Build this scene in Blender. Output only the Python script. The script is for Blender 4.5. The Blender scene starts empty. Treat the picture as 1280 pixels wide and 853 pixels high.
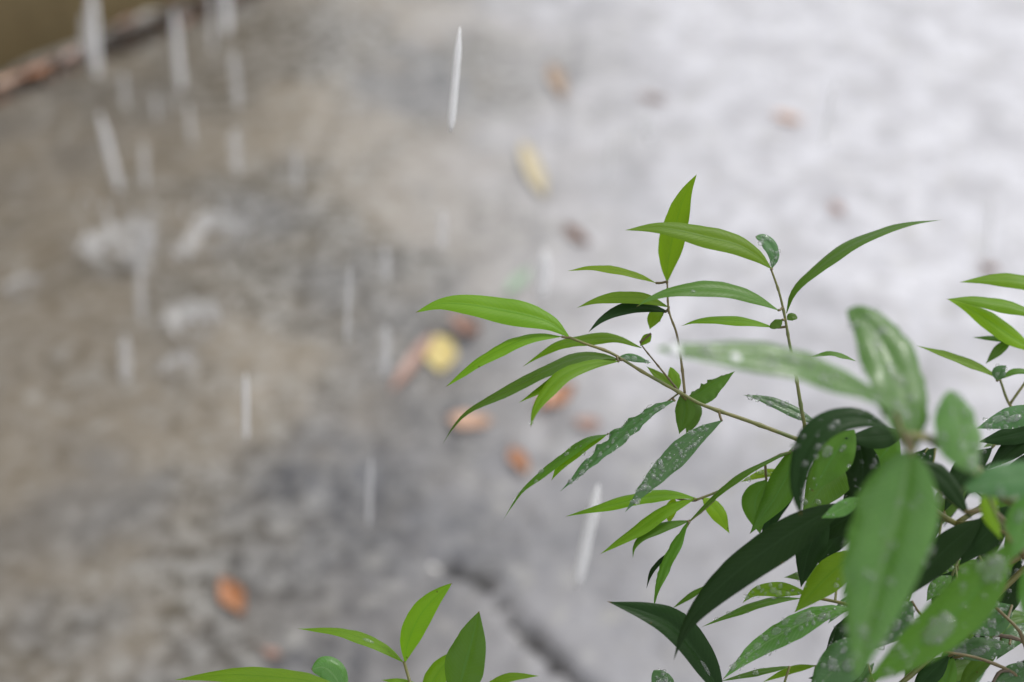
import bpy, bmesh, math, random
from mathutils import Vector, Matrix, noise
R = math.radians
S = bpy.context.scene
COL = S.collection
random.seed(7)

# ------------------------------------------------------------------ camera, sky, sun, exposure
CAM_H, PITCH, LENS = 1.5, 40.0, 50.0
F = 1280 * LENS / 36.0                      # focal length in photograph pixels
cp, sp = math.cos(R(PITCH)), math.sin(R(PITCH))
CAM = Vector((0, 0, CAM_H))
RIGHT, UP, FWD = Vector((1, 0, 0)), Vector((0, sp, cp)), Vector((0, cp, -sp))
FOCUS = 0.75
cd = bpy.data.cameras.new('camera'); cam = bpy.data.objects.new('camera', cd); COL.objects.link(cam)
cam.location = CAM; cam.rotation_euler = (R(90 - PITCH), 0, 0)
cd.lens = LENS; cd.sensor_width = 36; cd.clip_start = 0.01; cd.clip_end = 500
cd.dof.use_dof = True; cd.dof.focus_distance = FOCUS; cd.dof.aperture_fstop = 3.2
S.camera = cam

SUN_EL, SUN_AZ = 50.0, 58.0                 # azimuth from +Y (ahead) towards +X
w = bpy.data.worlds.new('World'); S.world = w; w.use_nodes = True
nt = w.node_tree; bg = nt.nodes['Background']
sky = nt.nodes.new('ShaderNodeTexSky'); sky.sky_type = 'NISHITA'; sky.sun_disc = False
sky.sun_elevation = R(SUN_EL); sky.sun_rotation = R(SUN_AZ); sky.dust_density = 3.0; sky.air_density = 1.0
hs = nt.nodes.new('ShaderNodeHueSaturation'); hs.inputs['Saturation'].default_value = 0.22
nt.links.new(sky.outputs[0], hs.inputs['Color']); 
cl = nt.nodes.new('ShaderNodeMix'); cl.data_type = 'RGBA'; cl.inputs[0].default_value = .5      # an even cloud deck under the sky
cl.inputs[7].default_value = (6.3, 6.4, 6.75, 1); nt.links.new(hs.outputs[0], cl.inputs[6]); nt.links.new(cl.outputs[2], bg.inputs['Color'])
bg.inputs['Strength'].default_value = 0.12
sd = bpy.data.lights.new('sun', 'SUN'); sun = bpy.data.objects.new('sun', sd); COL.objects.link(sun)
sd.energy = 0.8; sd.angle = R(10); sd.color = (1, .97, .93)
sdir = Vector((math.sin(R(SUN_AZ)) * math.cos(R(SUN_EL)), math.cos(R(SUN_AZ)) * math.cos(R(SUN_EL)), math.sin(R(SUN_EL))))
sun.rotation_euler = sdir.to_track_quat('Z', 'Y').to_euler()
S.view_settings.view_transform = 'Standard'; S.view_settings.look = 'None'
S.view_settings.gamma = 1.0; S.view_settings.exposure = 0.62
S.render.engine = 'CYCLES'
S.cycles.use_denoising = True
S.cycles.max_bounces = 10; S.cycles.transparent_max_bounces = 24; S.cycles.transmission_bounces = 8

# ------------------------------------------------------------------ helpers
def at(px, py, d):
    """point at optical depth d that lies on the sight line of photograph pixel (px, py)"""
    return CAM + (RIGHT * ((px - 640) / F) + UP * ((426.5 - py) / F) + FWD) * d
def ground_at(px, py, z=0.0):
    v = RIGHT * ((px - 640) / F) + UP * ((426.5 - py) / F) + FWD
    return CAM + v * ((CAM_H - z) / -v.z)
def link(o, parent=None):
    COL.objects.link(o)
    if parent: o.parent = parent
    return o
def mesh_obj(name, verts, faces, mat, parent=None, smooth=True, uvs=None):
    me = bpy.data.meshes.new(name); me.from_pydata([tuple(v) for v in verts], [], faces)
    if uvs:
        ul = me.uv_layers.new(name='UVMap')
        for l in me.loops: ul.data[l.index].uv = uvs[l.vertex_index]
    if smooth: me.polygons.foreach_set('use_smooth', [True] * len(me.polygons))
    me.materials.append(mat); me.update()
    return link(bpy.data.objects.new(name, me), parent)
def tag(o, label=None, cat=None, group=None, kind=None):
    if label: o['label'] = label
    if cat: o['category'] = cat
    if group: o['group'] = group
    if kind: o['kind'] = kind
    return o
def empty(name, loc, label, cat, group=None):
    o = bpy.data.objects.new(name, None); o.location = loc; o.empty_display_size = .05; link(o)
    return tag(o, label, cat, group)
def local(parent, vs):
    return [v - parent.location for v in vs]
def smooth_path(pts, n):
    """Catmull-Rom through pts, n samples evenly spaced by arc length"""
    P = [Vector(p) for p in pts]
    if len(P) == 2: P = [P[0], (P[0] + P[1]) / 2, P[1]]
    E = [P[0] * 2 - P[1]] + P + [P[-1] * 2 - P[-2]]
    dense = []
    for i in range(1, len(E) - 2):
        a, b, c, d = E[i - 1], E[i], E[i + 1], E[i + 2]
        for k in range(12):
            t = k / 12
            dense.append(.5 * ((2 * b) + (c - a) * t + (2 * a - 5 * b + 4 * c - d) * t * t + (3 * b - a - 3 * c + d) * t ** 3))
    dense.append(P[-1])
    cum = [0]
    for i in range(1, len(dense)): cum.append(cum[-1] + (dense[i] - dense[i - 1]).length)
    out, j = [], 0
    for k in range(n):
        s = cum[-1] * k / (n - 1)
        while j < len(cum) - 2 and cum[j + 1] < s: j += 1
        q = (s - cum[j]) / max(1e-9, cum[j + 1] - cum[j])
        out.append(dense[j].lerp(dense[j + 1], min(1, max(0, q))))
    return out
def tube(path, radii, seg=7, cap=True):
    vs, fs = [], []
    n = len(path); ref = Vector((.31, .2, .93))
    for i, p in enumerate(path):
        t = (path[min(i + 1, n - 1)] - path[max(i - 1, 0)]).normalized()
        a = t.cross(ref)
        if a.length < 1e-3: a = t.cross(Vector((1, 0, 0)))
        a.normalize(); b = t.cross(a)
        for k in range(seg):
            th = 2 * math.pi * k / seg
            vs.append(p + (a * math.cos(th) + b * math.sin(th)) * radii[i])
    for i in range(n - 1):
        for k in range(seg):
            k2 = (k + 1) % seg
            fs.append((i * seg + k, i * seg + k2, (i + 1) * seg + k2, (i + 1) * seg + k))
    if cap:
        fs.append(tuple(range(seg - 1, -1, -1))); fs.append(tuple((n - 1) * seg + k for k in range(seg)))
    return vs, fs

# ------------------------------------------------------------------ materials
class NT:
    def __init__(s, name):
        s.m = bpy.data.materials.new(name); s.m.use_nodes = True; s.t = s.m.node_tree
        s.bsdf = s.t.nodes['Principled BSDF']; s.out = s.t.nodes['Material Output']
    def n(s, typ, **kw):
        nd = s.t.nodes.new('ShaderNode' + typ)
        for k, v in kw.items():
            if k.startswith('i_'): nd.inputs[k[2:].replace('_', ' ')].default_value = v
            else: setattr(nd, k, v)
        return nd
    def l(s, a, b): s.t.links.new(a, b)
    def mix(s, fac, a, b, mode='MIX'):
        nd = s.t.nodes.new('ShaderNodeMix'); nd.data_type = 'RGBA'; nd.blend_type = mode
        for sock, v in ((nd.inputs[0], fac), (nd.inputs[6], a), (nd.inputs[7], b)):
            if hasattr(v, 'is_output'): s.l(v, sock)
            elif isinstance(v, (int, float)): sock.default_value = v
            else: sock.default_value = (*v, 1)
        return nd.outputs[2]
    def math(s, op, a, b=None, c=None, clamp=False):
        nd = s.t.nodes.new('ShaderNodeMath'); nd.operation = op; nd.use_clamp = clamp
        for i, v in enumerate((a, b, c)):
            if v is None: continue
            if hasattr(v, 'is_output'): s.l(v, nd.inputs[i])
            else: nd.inputs[i].default_value = v
        return nd.outputs[0]
    def ramp(s, fac, lo, hi):
        nd = s.t.nodes.new('ShaderNodeMapRange'); nd.interpolation_type = 'SMOOTHSTEP'
        s.l(fac, nd.inputs[0]); nd.inputs[1].default_value = lo; nd.inputs[2].default_value = hi
        return nd.outputs[0]
    def noise(s, vec, scale, detail=4, rough=.55):
        nd = s.t.nodes.new('ShaderNodeTexNoise'); nd.inputs['Scale'].default_value = scale
        nd.inputs['Detail'].default_value = detail; nd.inputs['Roughness'].default_value = rough
        if vec is not None: s.l(vec, nd.inputs['Vector'])
        return nd.outputs[0]

def leaf_mat(name, c1, c2, trans, rough, vein, tcol, spec=.45, wet=.6):
    k = NT(name); uv = k.n('UVMap').outputs[0]
    sx = k.n('SeparateXYZ'); k.l(uv, sx.inputs[0])
    u, v = sx.outputs[0], sx.outputs[1]                       # u along 0..1, v across -1..1 stored as 0..1
    va = k.math('ABSOLUTE', k.math('SUBTRACT', k.math('MULTIPLY', v, 2.0), 1.0))
    mid = k.math('SUBTRACT', 1.0, k.ramp(va, .03, .09))       # midrib line
    wv = k.math('ADD', k.math('MULTIPLY', u, 24.0), k.math('MULTIPLY', va, -3.2))
    fr = k.math('ABSOLUTE', k.math('SUBTRACT', k.math('FRACT', wv), .5))
    side = k.math('SUBTRACT', 1.0, k.ramp(fr, .02, .13))      # side veins
    tc = k.n('TexCoord'); nz = k.noise(tc.outputs['Object'], 60, 5)
    oi = k.n('ObjectInfo')
    base = k.mix(k.math('MULTIPLY', nz, 1.0), c1, c2)
    base = k.mix(k.math('MULTIPLY', side, .38), base, vein)
    base = k.mix(k.math('MULTIPLY', mid, .55), base, vein)
    hsv = k.n('HueSaturation'); k.l(base, hsv.inputs['Color'])
    k.l(k.math('ADD', k.math('MULTIPLY', oi.outputs['Random'], .40), .82), hsv.inputs['Value'])
    k.l(k.math('ADD', k.math('MULTIPLY', oi.outputs['Random'], .016), .492), hsv.inputs['Hue'])
    # small brown freckles of age
    vo = k.n('TexVoronoi'); vo.inputs['Scale'].default_value = 190; k.l(tc.outputs['Object'], vo.inputs['Vector'])
    fk = k.math('MULTIPLY', k.math('SUBTRACT', 1.0, k.ramp(vo.outputs['Distance'], .08, .16)), k.ramp(k.noise(tc.outputs['Object'], 45, 2), .58, .66))
    col = k.mix(k.math('MULTIPLY', fk, .6), hsv.outputs[0], (.09, .06, .015))
    tipm = k.math('MULTIPLY', k.ramp(u, .965, .99), k.math('GREATER_THAN', oi.outputs['Random'], .45))
    col = k.mix(k.math('MULTIPLY', tipm, .7), col, (.16, .085, .02))
    b = k.bsdf; k.l(col, b.inputs['Base Color'])
    k.l(k.math('ADD', k.math('MULTIPLY', nz, .25), rough - .1), b.inputs['Roughness'])
    b.inputs['IOR'].default_value = 1.45; b.inputs['Specular IOR Level'].default_value = spec
    film = k.noise(tc.outputs['Object'], 170, 3, .5)
    bump = k.n('Bump'); bump.inputs['Strength'].default_value = .22; bump.inputs['Distance'].default_value = .0005
    k.l(k.math('ADD', k.math('ADD', k.math('MULTIPLY', side, -.6), k.math('MULTIPLY', mid, -1.5)), k.math('ADD', k.math('MULTIPLY', nz, .8), k.math('MULTIPLY', film, wet))), bump.inputs['Height'])
    k.l(bump.outputs[0], b.inputs['Normal'])
    tr = k.n('BsdfTranslucent'); tm = k.mix(1.0, col, tcol, 'MULTIPLY'); k.l(tm, tr.inputs['Color'])
    k.l(bump.outputs[0], tr.inputs['Normal'])
    ms = k.n('MixShader'); ms.inputs[0].default_value = trans
    k.l(b.outputs[0], ms.inputs[1]); k.l(tr.outputs[0], ms.inputs[2]); k.l(ms.outputs[0], k.out.inputs['Surface'])
    return k.m
LM = {
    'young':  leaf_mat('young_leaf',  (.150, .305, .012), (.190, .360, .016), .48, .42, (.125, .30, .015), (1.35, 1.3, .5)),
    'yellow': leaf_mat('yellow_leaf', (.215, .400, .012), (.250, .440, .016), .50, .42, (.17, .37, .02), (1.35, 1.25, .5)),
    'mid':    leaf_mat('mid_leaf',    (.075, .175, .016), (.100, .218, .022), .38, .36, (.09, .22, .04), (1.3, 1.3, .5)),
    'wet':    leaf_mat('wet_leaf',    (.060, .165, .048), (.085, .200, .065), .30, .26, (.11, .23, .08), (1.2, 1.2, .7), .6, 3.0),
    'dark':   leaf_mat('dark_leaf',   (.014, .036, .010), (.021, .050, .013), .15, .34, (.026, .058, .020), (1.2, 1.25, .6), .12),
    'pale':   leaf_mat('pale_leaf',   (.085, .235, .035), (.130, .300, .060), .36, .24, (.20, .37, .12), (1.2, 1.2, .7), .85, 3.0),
}
def stem_mat(name, c1, c2):
    k = NT(name); tc = k.n('TexCoord'); nz = k.noise(tc.outputs['Object'], 90, 4)
    k.l(k.mix(k.ramp(nz, .3, .7), c1, c2), k.bsdf.inputs['Base Color']); k.bsdf.inputs['Roughness'].default_value = .4
    bump = k.n('Bump'); bump.inputs['Distance'].default_value = .0008; bump.inputs['Strength'].default_value = .5
    k.l(nz, bump.inputs['Height']); k.l(bump.outputs[0], k.bsdf.inputs['Normal']); return k.m
STEM = stem_mat('green_stem', (.10, .13, .03), (.19, .17, .05))
TWIG = stem_mat('brown_stem', (.11, .08, .03), (.16, .13, .045))
BARK = stem_mat('bark', (.07, .05, .03), (.15, .11, .07))

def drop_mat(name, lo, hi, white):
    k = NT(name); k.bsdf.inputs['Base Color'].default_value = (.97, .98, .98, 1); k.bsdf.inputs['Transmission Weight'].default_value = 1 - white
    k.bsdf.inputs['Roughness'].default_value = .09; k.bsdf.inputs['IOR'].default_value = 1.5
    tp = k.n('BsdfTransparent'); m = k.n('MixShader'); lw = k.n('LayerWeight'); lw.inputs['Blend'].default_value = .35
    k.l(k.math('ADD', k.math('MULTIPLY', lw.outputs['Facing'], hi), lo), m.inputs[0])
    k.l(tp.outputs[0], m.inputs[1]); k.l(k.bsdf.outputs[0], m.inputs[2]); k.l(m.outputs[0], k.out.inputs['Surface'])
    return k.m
WATER = drop_mat('water_bead', .32, .48, .22); WHITENED = drop_mat('whitened_drop', .45, .35, .16); GLINT = drop_mat('glint_drop', .75, .25, .85)  # white scatter and rim mix put bright glints into the drop colour
def white_water(name, dens):
    k = NT(name); k.bsdf.inputs['Base Color'].default_value = (.96, .96, .98, 1)
    k.bsdf.inputs['Roughness'].default_value = .12; k.bsdf.inputs['IOR'].default_value = 1.333
    k.bsdf.inputs['Subsurface Weight'].default_value = 1; k.bsdf.inputs['Subsurface Radius'].default_value = (.02, .02, .02); k.bsdf.inputs['Subsurface Scale'].default_value = 1
    tl = k.n('BsdfTranslucent'); tl.inputs['Color'].default_value = (.9, .9, .92, 1)
    m1 = k.n('MixShader'); m1.inputs[0].default_value = .08; k.l(k.bsdf.outputs[0], m1.inputs[1]); k.l(tl.outputs[0], m1.inputs[2])
    tp = k.n('BsdfTransparent'); m2 = k.n('MixShader')
    tc = k.n('TexCoord'); nz = k.noise(tc.outputs['Object'], 30, 3)
    k.l(k.math('MULTIPLY', k.math('ADD', k.math('MULTIPLY', nz, .5), .75), dens, clamp=True), m2.inputs[0])
    k.l(tp.outputs[0], m2.inputs[1]); k.l(m1.outputs[0], m2.inputs[2]); k.l(m2.outputs[0], k.out.inputs['Surface'])
    return k.m
STREAK = white_water('streak_white', 1.0); STREAK_THIN = white_water('thin_falling_water', .36); MIST = white_water('splash_water', .38); FAR = white_water('falling_water', .72)  # sky light refracted by falling water is put into its white colour

# ------------------------------------------------------------------ setting: ground
W0, W1 = ground_at(0, 92), ground_at(300, -30)                # the foot of the wall runs through these two points
wd = (W1 - W0); wd.z = 0; wd.normalize(); wn = Vector((wd.y, -wd.x, 0))     # wn points away from the wall to the yard
crack = [ground_at(*p) for p in ((548, 708), (572, 713), (596, 722), (615, 742), (632, 768), (655, 790), (678, 812), (705, 835), (735, 868), (790, 930))]
crack2 = [ground_at(*p) for p in ((596, 722), (620, 690), (655, 655), (680, 600), (690, 545), (684, 470), (668, 400), (660, 320), (690, 220), (715, 90), (740, -40))]
def dseg(p, a, b):
    ab = b - a; t = max(0, min(1, (p - a).dot(ab) / ab.length_squared)); return (p - a - ab * t).length
def axis(lo, hi, step, far):
    a = []; v = lo
    while v <= hi: a.append(v); v += step
    s = step; v = a[-1]
    while v < far: s *= 1.35; v += s; a.append(v)
    s = step; v = lo; pre = []
    while v > -far: s *= 1.35; v -= s; pre.append(v)
    return pre[::-1] + a
def ground_z(x, y):
    p = Vector((x, y, 0))
    z = .010 * noise.noise(Vector((x * 1.7, y * 1.7, 0))) + .005 * noise.noise(Vector((x * 7, y * 7, 3))) + .0035 * noise.noise(Vector((x * 28, y * 28, 5)))
    return z
xs, ys = axis(-2.0, 1.9, .0135, 120), axis(.9, 4.1, .0135, 120)
gv, gf, ga = [], [], []
for y in ys:
    for x in xs:
        z = 0; gr = 0.0
        if -2.4 < x < 2.4 and .6 < y < 4.6:
            z = ground_z(x, y); p = Vector((x, y, 0))
            if y < 1.8 and -.5 < x < .6:
                wob = .012 * noise.noise(Vector((x * 30, y * 30, 9))) + .006 * noise.noise(Vector((x * 90, y * 90, 2)))
                d = min(dseg(p, crack[i], crack[i + 1]) for i in range(len(crack) - 1)) + wob
                e = max(0, 1 - (d / (.0085 + .005 * noise.noise(Vector((x * 9, y * 9, 4))))) ** 2); z -= .03 * e; gr = max(gr, min(1, 2 * e))
            if -.6 < x < .8:
                d = min(dseg(p, crack2[i], crack2[i + 1]) for i in range(len(crack2) - 1)) + .008 * noise.noise(Vector((x * 24, y * 24, 2)))
                z -= .003 * max(0, 1 - d / .012); gr = max(gr, .35 * max(0, 1 - d / .012))
            dw = (p - W0).dot(wn) + .01 * noise.noise(Vector((x * 6, y * 6, 1)))
            if .0 < dw < .11: z -= .05 * math.sin(math.pi * dw / .11) ** .7; gr = max(gr, min(1, 1.6 * max(0, 1 - abs(dw - .03) / .04)), .5 * max(0, 1 - abs(dw - .09) / .045))       # drain channel along the wall
        gv.append((x, y, z)); ga.append(gr)
nx = len(xs)
for j in range(len(ys) - 1):
    for i in range(nx - 1): gf.append((j * nx + i, j * nx + i + 1, (j + 1) * nx + i + 1, (j + 1) * nx + i))

k = NT('wet_concrete'); tc = k.n('TexCoord').outputs['Object']
sx = k.n('SeparateXYZ'); k.l(tc, sx.inputs[0])
n1, n2, n3, n4 = k.noise(tc, 1.6, 6, .6), k.noise(tc, 7, 6, .62), k.noise(tc, 34, 5, .65), k.noise(tc, 150, 3)
# dirt-stained left, pale right: house shade and sky sheen put into the colour
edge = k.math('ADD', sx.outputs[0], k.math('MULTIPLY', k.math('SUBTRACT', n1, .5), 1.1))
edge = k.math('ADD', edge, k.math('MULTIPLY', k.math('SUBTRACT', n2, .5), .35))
tone_split = k.ramp(edge, -.30, .42)
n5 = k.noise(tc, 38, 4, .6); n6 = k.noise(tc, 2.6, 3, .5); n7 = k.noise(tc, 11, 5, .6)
left_col = k.mix(k.ramp(n5, .42, .58), (.090, .079, .058), (.34, .328, .30))          # exposed aggregate in a dirty matrix
left_col = k.mix(k.math('MULTIPLY', k.ramp(n7, .47, .62), .5), left_col, (.175, .148, .105))
left_col = k.mix(k.math('MULTIPLY', k.ramp(n1, .43, .58), .65), left_col, (.40, .345, .27))    # sandy silt
left_col = k.mix(k.math('MULTIPLY', k.ramp(n6, .50, .66), .65), left_col, (.145, .15, .16))   # worn grey patches
new = k.mix(k.ramp(n7, .40, .60), (.48, .475, .50), (.64, .64, .675))  # pale right side colour, sky sheen put in
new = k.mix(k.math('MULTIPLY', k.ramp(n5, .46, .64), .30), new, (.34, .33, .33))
near_grey = k.ramp(k.math('ADD', sx.outputs[1], k.math('ADD', k.math('MULTIPLY', k.math('SUBTRACT', n1, .5), 1.6), k.math('MULTIPLY', k.math('SUBTRACT', n7, .5), .5))), 2.1, 1.25)
new = k.mix(k.math('MULTIPLY', near_grey, .75), new, (.30, .295, .31))       # greyer towards the near edge
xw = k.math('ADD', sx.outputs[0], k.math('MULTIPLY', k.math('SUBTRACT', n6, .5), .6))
left_col = k.mix(k.math('MULTIPLY', k.math('MULTIPLY', near_grey, k.ramp(xw, -.50, -.25)), .75), left_col, (.088, .093, .108))
left_col = k.mix(k.math('MULTIPLY', k.ramp(xw, -.35, -.70), .45), left_col, (.115, .092, .062))     # browner towards the far left
left_col = k.mix(k.math('MULTIPLY', k.math('SUBTRACT', k.ramp(n5, .44, .58), .0), .22), left_col, (.33, .32, .30))
col = k.mix(tone_split, left_col, new)
# lichen specks, small stains and grime
spk = k.n('TexVoronoi'); spk.inputs['Scale'].default_value = 16; k.l(tc, spk.inputs['Vector'])
col = k.mix(k.math('MULTIPLY', k.math('SUBTRACT', 1, k.ramp(spk.outputs['Distance'], .12, .42)), k.math('MULTIPLY', k.ramp(n3, .42, .58), .55)), col, (.46, .45, .42))
st = k.noise(tc, 4.2, 5, .7); col = k.mix(k.math('MULTIPLY', k.ramp(st, .56, .74), .55), col, (.13, .125, .12))
col = k.mix(k.math('MULTIPLY', k.ramp(n3, .5, .75), .35), col, (.15, .135, .105))
col = k.mix(k.math('MULTIPLY', k.n('Attribute', attribute_name='silt').outputs['Fac'], .85), col, (.022, .020, .017))   # silt lying in the cracks
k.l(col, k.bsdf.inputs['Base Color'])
k.l(k.math('ADD', k.math('MULTIPLY', k.ramp(n2, .3, .7), .25), .42), k.bsdf.inputs['Roughness'])
k.bsdf.inputs['Coat Weight'].default_value = 1.0; k.bsdf.inputs['Coat IOR'].default_value = 1.333
k.l(k.math('ADD', k.math('MULTIPLY', k.ramp(n1, .35, .65), .16), .07), k.bsdf.inputs['Coat Roughness'])
bump = k.n('Bump'); bump.inputs['Distance'].default_value = .006; bump.inputs['Strength'].default_value = .7
k.l(k.math('ADD', n3, k.math('MULTIPLY', n4, .4)), bump.inputs['Height']); k.l(bump.outputs[0], k.bsdf.inputs['Normal'])
bump2 = k.n('Bump'); bump2.inputs['Distance'].default_value = .006; bump2.inputs['Strength'].default_value = .25
k.l(k.math('ADD', k.noise(tc, 22, 2), k.math('MULTIPLY', n2, 1.2)), bump2.inputs['Height']); k.l(bump2.outputs[0], k.bsdf.inputs['Coat Normal'])
CONC = k.m
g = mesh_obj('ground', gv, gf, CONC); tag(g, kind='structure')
sa = g.data.attributes.new('silt', 'FLOAT', 'POINT'); sa.data.foreach_set('value', ga)

# planting bed below the frame, where the shrubs root
k = NT('soil'); tc = k.n('TexCoord').outputs['Object']; nz = k.noise(tc, 25, 6)
k.l(k.mix(nz, (.025, .018, .012), (.07, .05, .033)), k.bsdf.inputs['Base Color']); k.bsdf.inputs['Roughness'].default_value = .6
bv, bf = [], []
for j in range(41):
    for i in range(81):
        x, y = -2 + 4 * i / 80, -.6 + 1.4 * j / 40
        e = min(1, 6 * min(i / 80, 1 - i / 80, j / 40, 1 - j / 40))
        bv.append((x, y, -.015 + .075 * e + .02 * e * noise.noise(Vector((x * 9, y * 9, 0)))))
for j in range(40):
    for i in range(80): bf.append((j * 81 + i, j * 81 + i + 1, (j + 1) * 81 + i + 1, (j + 1) * 81 + i))
tag(mesh_obj('planting_bed', bv, bf, k.m), kind='structure')

# house: wall with plinth and an eave that the water runs off
def boxv(o, ax, ay, a0, a1, b0, b1, z0, z1):
    vs = [o + ax * a + ay * b + Vector((0, 0, z)) for z in (z0, z1) for a, b in ((a0, b0), (a1, b0), (a1, b1), (a0, b1))]
    fs = [(3, 2, 1, 0), (4, 5, 6, 7)] + [(i, (i + 1) % 4, 4 + (i + 1) % 4, 4 + i) for i in range(4)]
    return vs, fs
k = NT('stained_plaster'); tc = k.n('TexCoord').outputs['Object']
n1, n2 = k.noise(tc, 3, 6), k.noise(tc, 40, 4)
c = k.mix(k.ramp(n1, .35, .65), (.135, .098, .042), (.205, .155, .075)); c = k.mix(k.math('MULTIPLY', k.ramp(n2, .5, .7), .4), c, (.07, .06, .03))
k.l(c, k.bsdf.inputs['Base Color']); k.bsdf.inputs['Roughness'].default_value = .55
bump = k.n('Bump'); bump.inputs['Distance'].default_value = .004; k.l(n2, bump.inputs['Height']); k.l(bump.outputs[0], k.bsdf.inputs['Normal'])
PLAST = k.m
k = NT('roof_sheet'); k.bsdf.inputs['Base Color'].default_value = (.16, .10, .08, 1); k.bsdf.inputs['Roughness'].default_value = .5
tc = k.n('TexCoord').outputs['Object']; k.l(k.mix(k.noise(tc, 8, 5), (.13, .08, .06), (.22, .15, .12)), k.bsdf.inputs['Base Color']); ROOF = k.m
house = empty('house', W0.copy(), 'house with stained ochre plaster wall standing past a drain channel', 'house')
v, f = boxv(W0, wd, -wn, -3.2, .86, .035, 3.0, -.10, 2.75); mesh_obj('wall', local(house, v), f, PLAST, house, False)
v, f = boxv(W0, wd, -wn, -3.23, .89, .0, .4, -.12, .16); mesh_obj('plinth', local(house, v), f, PLAST, house, False)
rv, rf = [], []                                                # corrugated eave sheet
NR = 150
for j, (b, z) in enumerate(((.68, 2.48), (-3.2, 3.5))):
    for dz in (0, -.02):
        for i in range(NR + 1):
            rv.append(W0 + wd * (-3.5 + 4.5 * i / NR) + wn * b + Vector((0, 0, z + dz + .022 * math.sin(i * 2 * math.pi / 6))))
def q(r, i): return r * (NR + 1) + i
for i in range(NR):
    rf += [(q(0, i), q(0, i + 1), q(2, i + 1), q(2, i)), (q(1, i + 1), q(1, i), q(3, i), q(3, i + 1)), (q(1, i), q(1, i + 1), q(0, i + 1), q(0, i))]
mesh_obj('roof', local(house, rv), rf, ROOF, house)

# ------------------------------------------------------------------ fallen leaves and litter
def litter_mat(name, c1, c2):
    k = NT(name); tc = k.n('TexCoord').outputs['Object']; nz = k.noise(tc, 45, 5)
    k.l(k.mix(k.ramp(nz, .35, .65), c1, c2), k.bsdf.inputs['Base Color']); k.bsdf.inputs['Roughness'].default_value = .3
    return k.m
LIT = {'tan': litter_mat('tan_leaf', (.50, .36, .25), (.42, .31, .22)), 'rust': litter_mat('rust_leaf', (.42, .165, .07), (.46, .24, .13)), 'yellow': litter_mat('yellow_fallen_leaf', (.72, .60, .24), (.66, .52, .20)),
       'peach': litter_mat('peach_leaf', (.64, .42, .30), (.55, .34, .23)), 'pink': litter_mat('pink_leaf', (.46, .28, .22), (.37, .24, .19)),
       'cream': litter_mat('cream_leaf', (.70, .60, .40), (.58, .50, .30)), 'brown': litter_mat('brown_leaf', (.20, .10, .06), (.28, .17, .12)),
       'green': litter_mat('green_fallen_leaf', (.35, .48, .33), (.30, .42, .30)), 'dark': litter_mat('dark_litter', (.05, .035, .025), (.10, .06, .035))}
def fallen(x0, y0, x1, y1, hw, mat, label, curl=.25, z=.006):
    """leaf lying from pixel (x0,y0) to (x1,y1) on the ground, hw = half width in pixels"""
    a, b = ground_at(x0, y0, z), ground_at(x1, y1, z); m = (a + b) / 2
    ln = (b - a).length; t = (b - a).normalized(); s = Vector((-t.y, t.x, 0)); hwm = .85 * hw * (m - CAM).dot(FWD) / F
    gz = ground_z(m.x, m.y); m.z = gz + .004
    vs, fs, uv = [], [], []; nu, nv = 14, 7; ph = random.random() * 9
    for i in range(nu):
        u = i / (nu - 1); prof = math.sin(math.pi * min(1, max(.004, u)) ** .85) ** .75
        for j in range(nv):
            v = 2 * j / (nv - 1) - 1
            h = curl * hwm * (v * v * .9 + .5 * (2 * u - 1) ** 2 + .18 * math.sin(9 * u + ph + 2 * v))
            vs.append(t * (u - .5) * ln + s * v * hwm * prof * (1 + .08 * math.sin(11 * u + ph)) + Vector((0, 0, h)))
    for i in range(nu - 1):
        for j in range(nv - 1): fs.append((i * nv + j, i * nv + j + 1, (i + 1) * nv + j + 1, (i + 1) * nv + j))
    root = empty('fallen_leaf', m, label, 'fallen leaf', 'fallen leaves on the wet concrete')
    mesh_obj('blade', vs, fs, LIT[mat], root)
    # stalk
    p = [t * (-.5 * ln) , t * (-.5 * ln - .008) + s * .002 + Vector((0, 0, .003)), t * (-.5 * ln - .016) + s * .005 + Vector((0, 0, .002))]
    p = smooth_path(p, 6); tv, tf = tube(p, [.0009] * 6, 5); mesh_obj('stalk', tv, tf, LIT['brown'], root)
    return root
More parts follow.
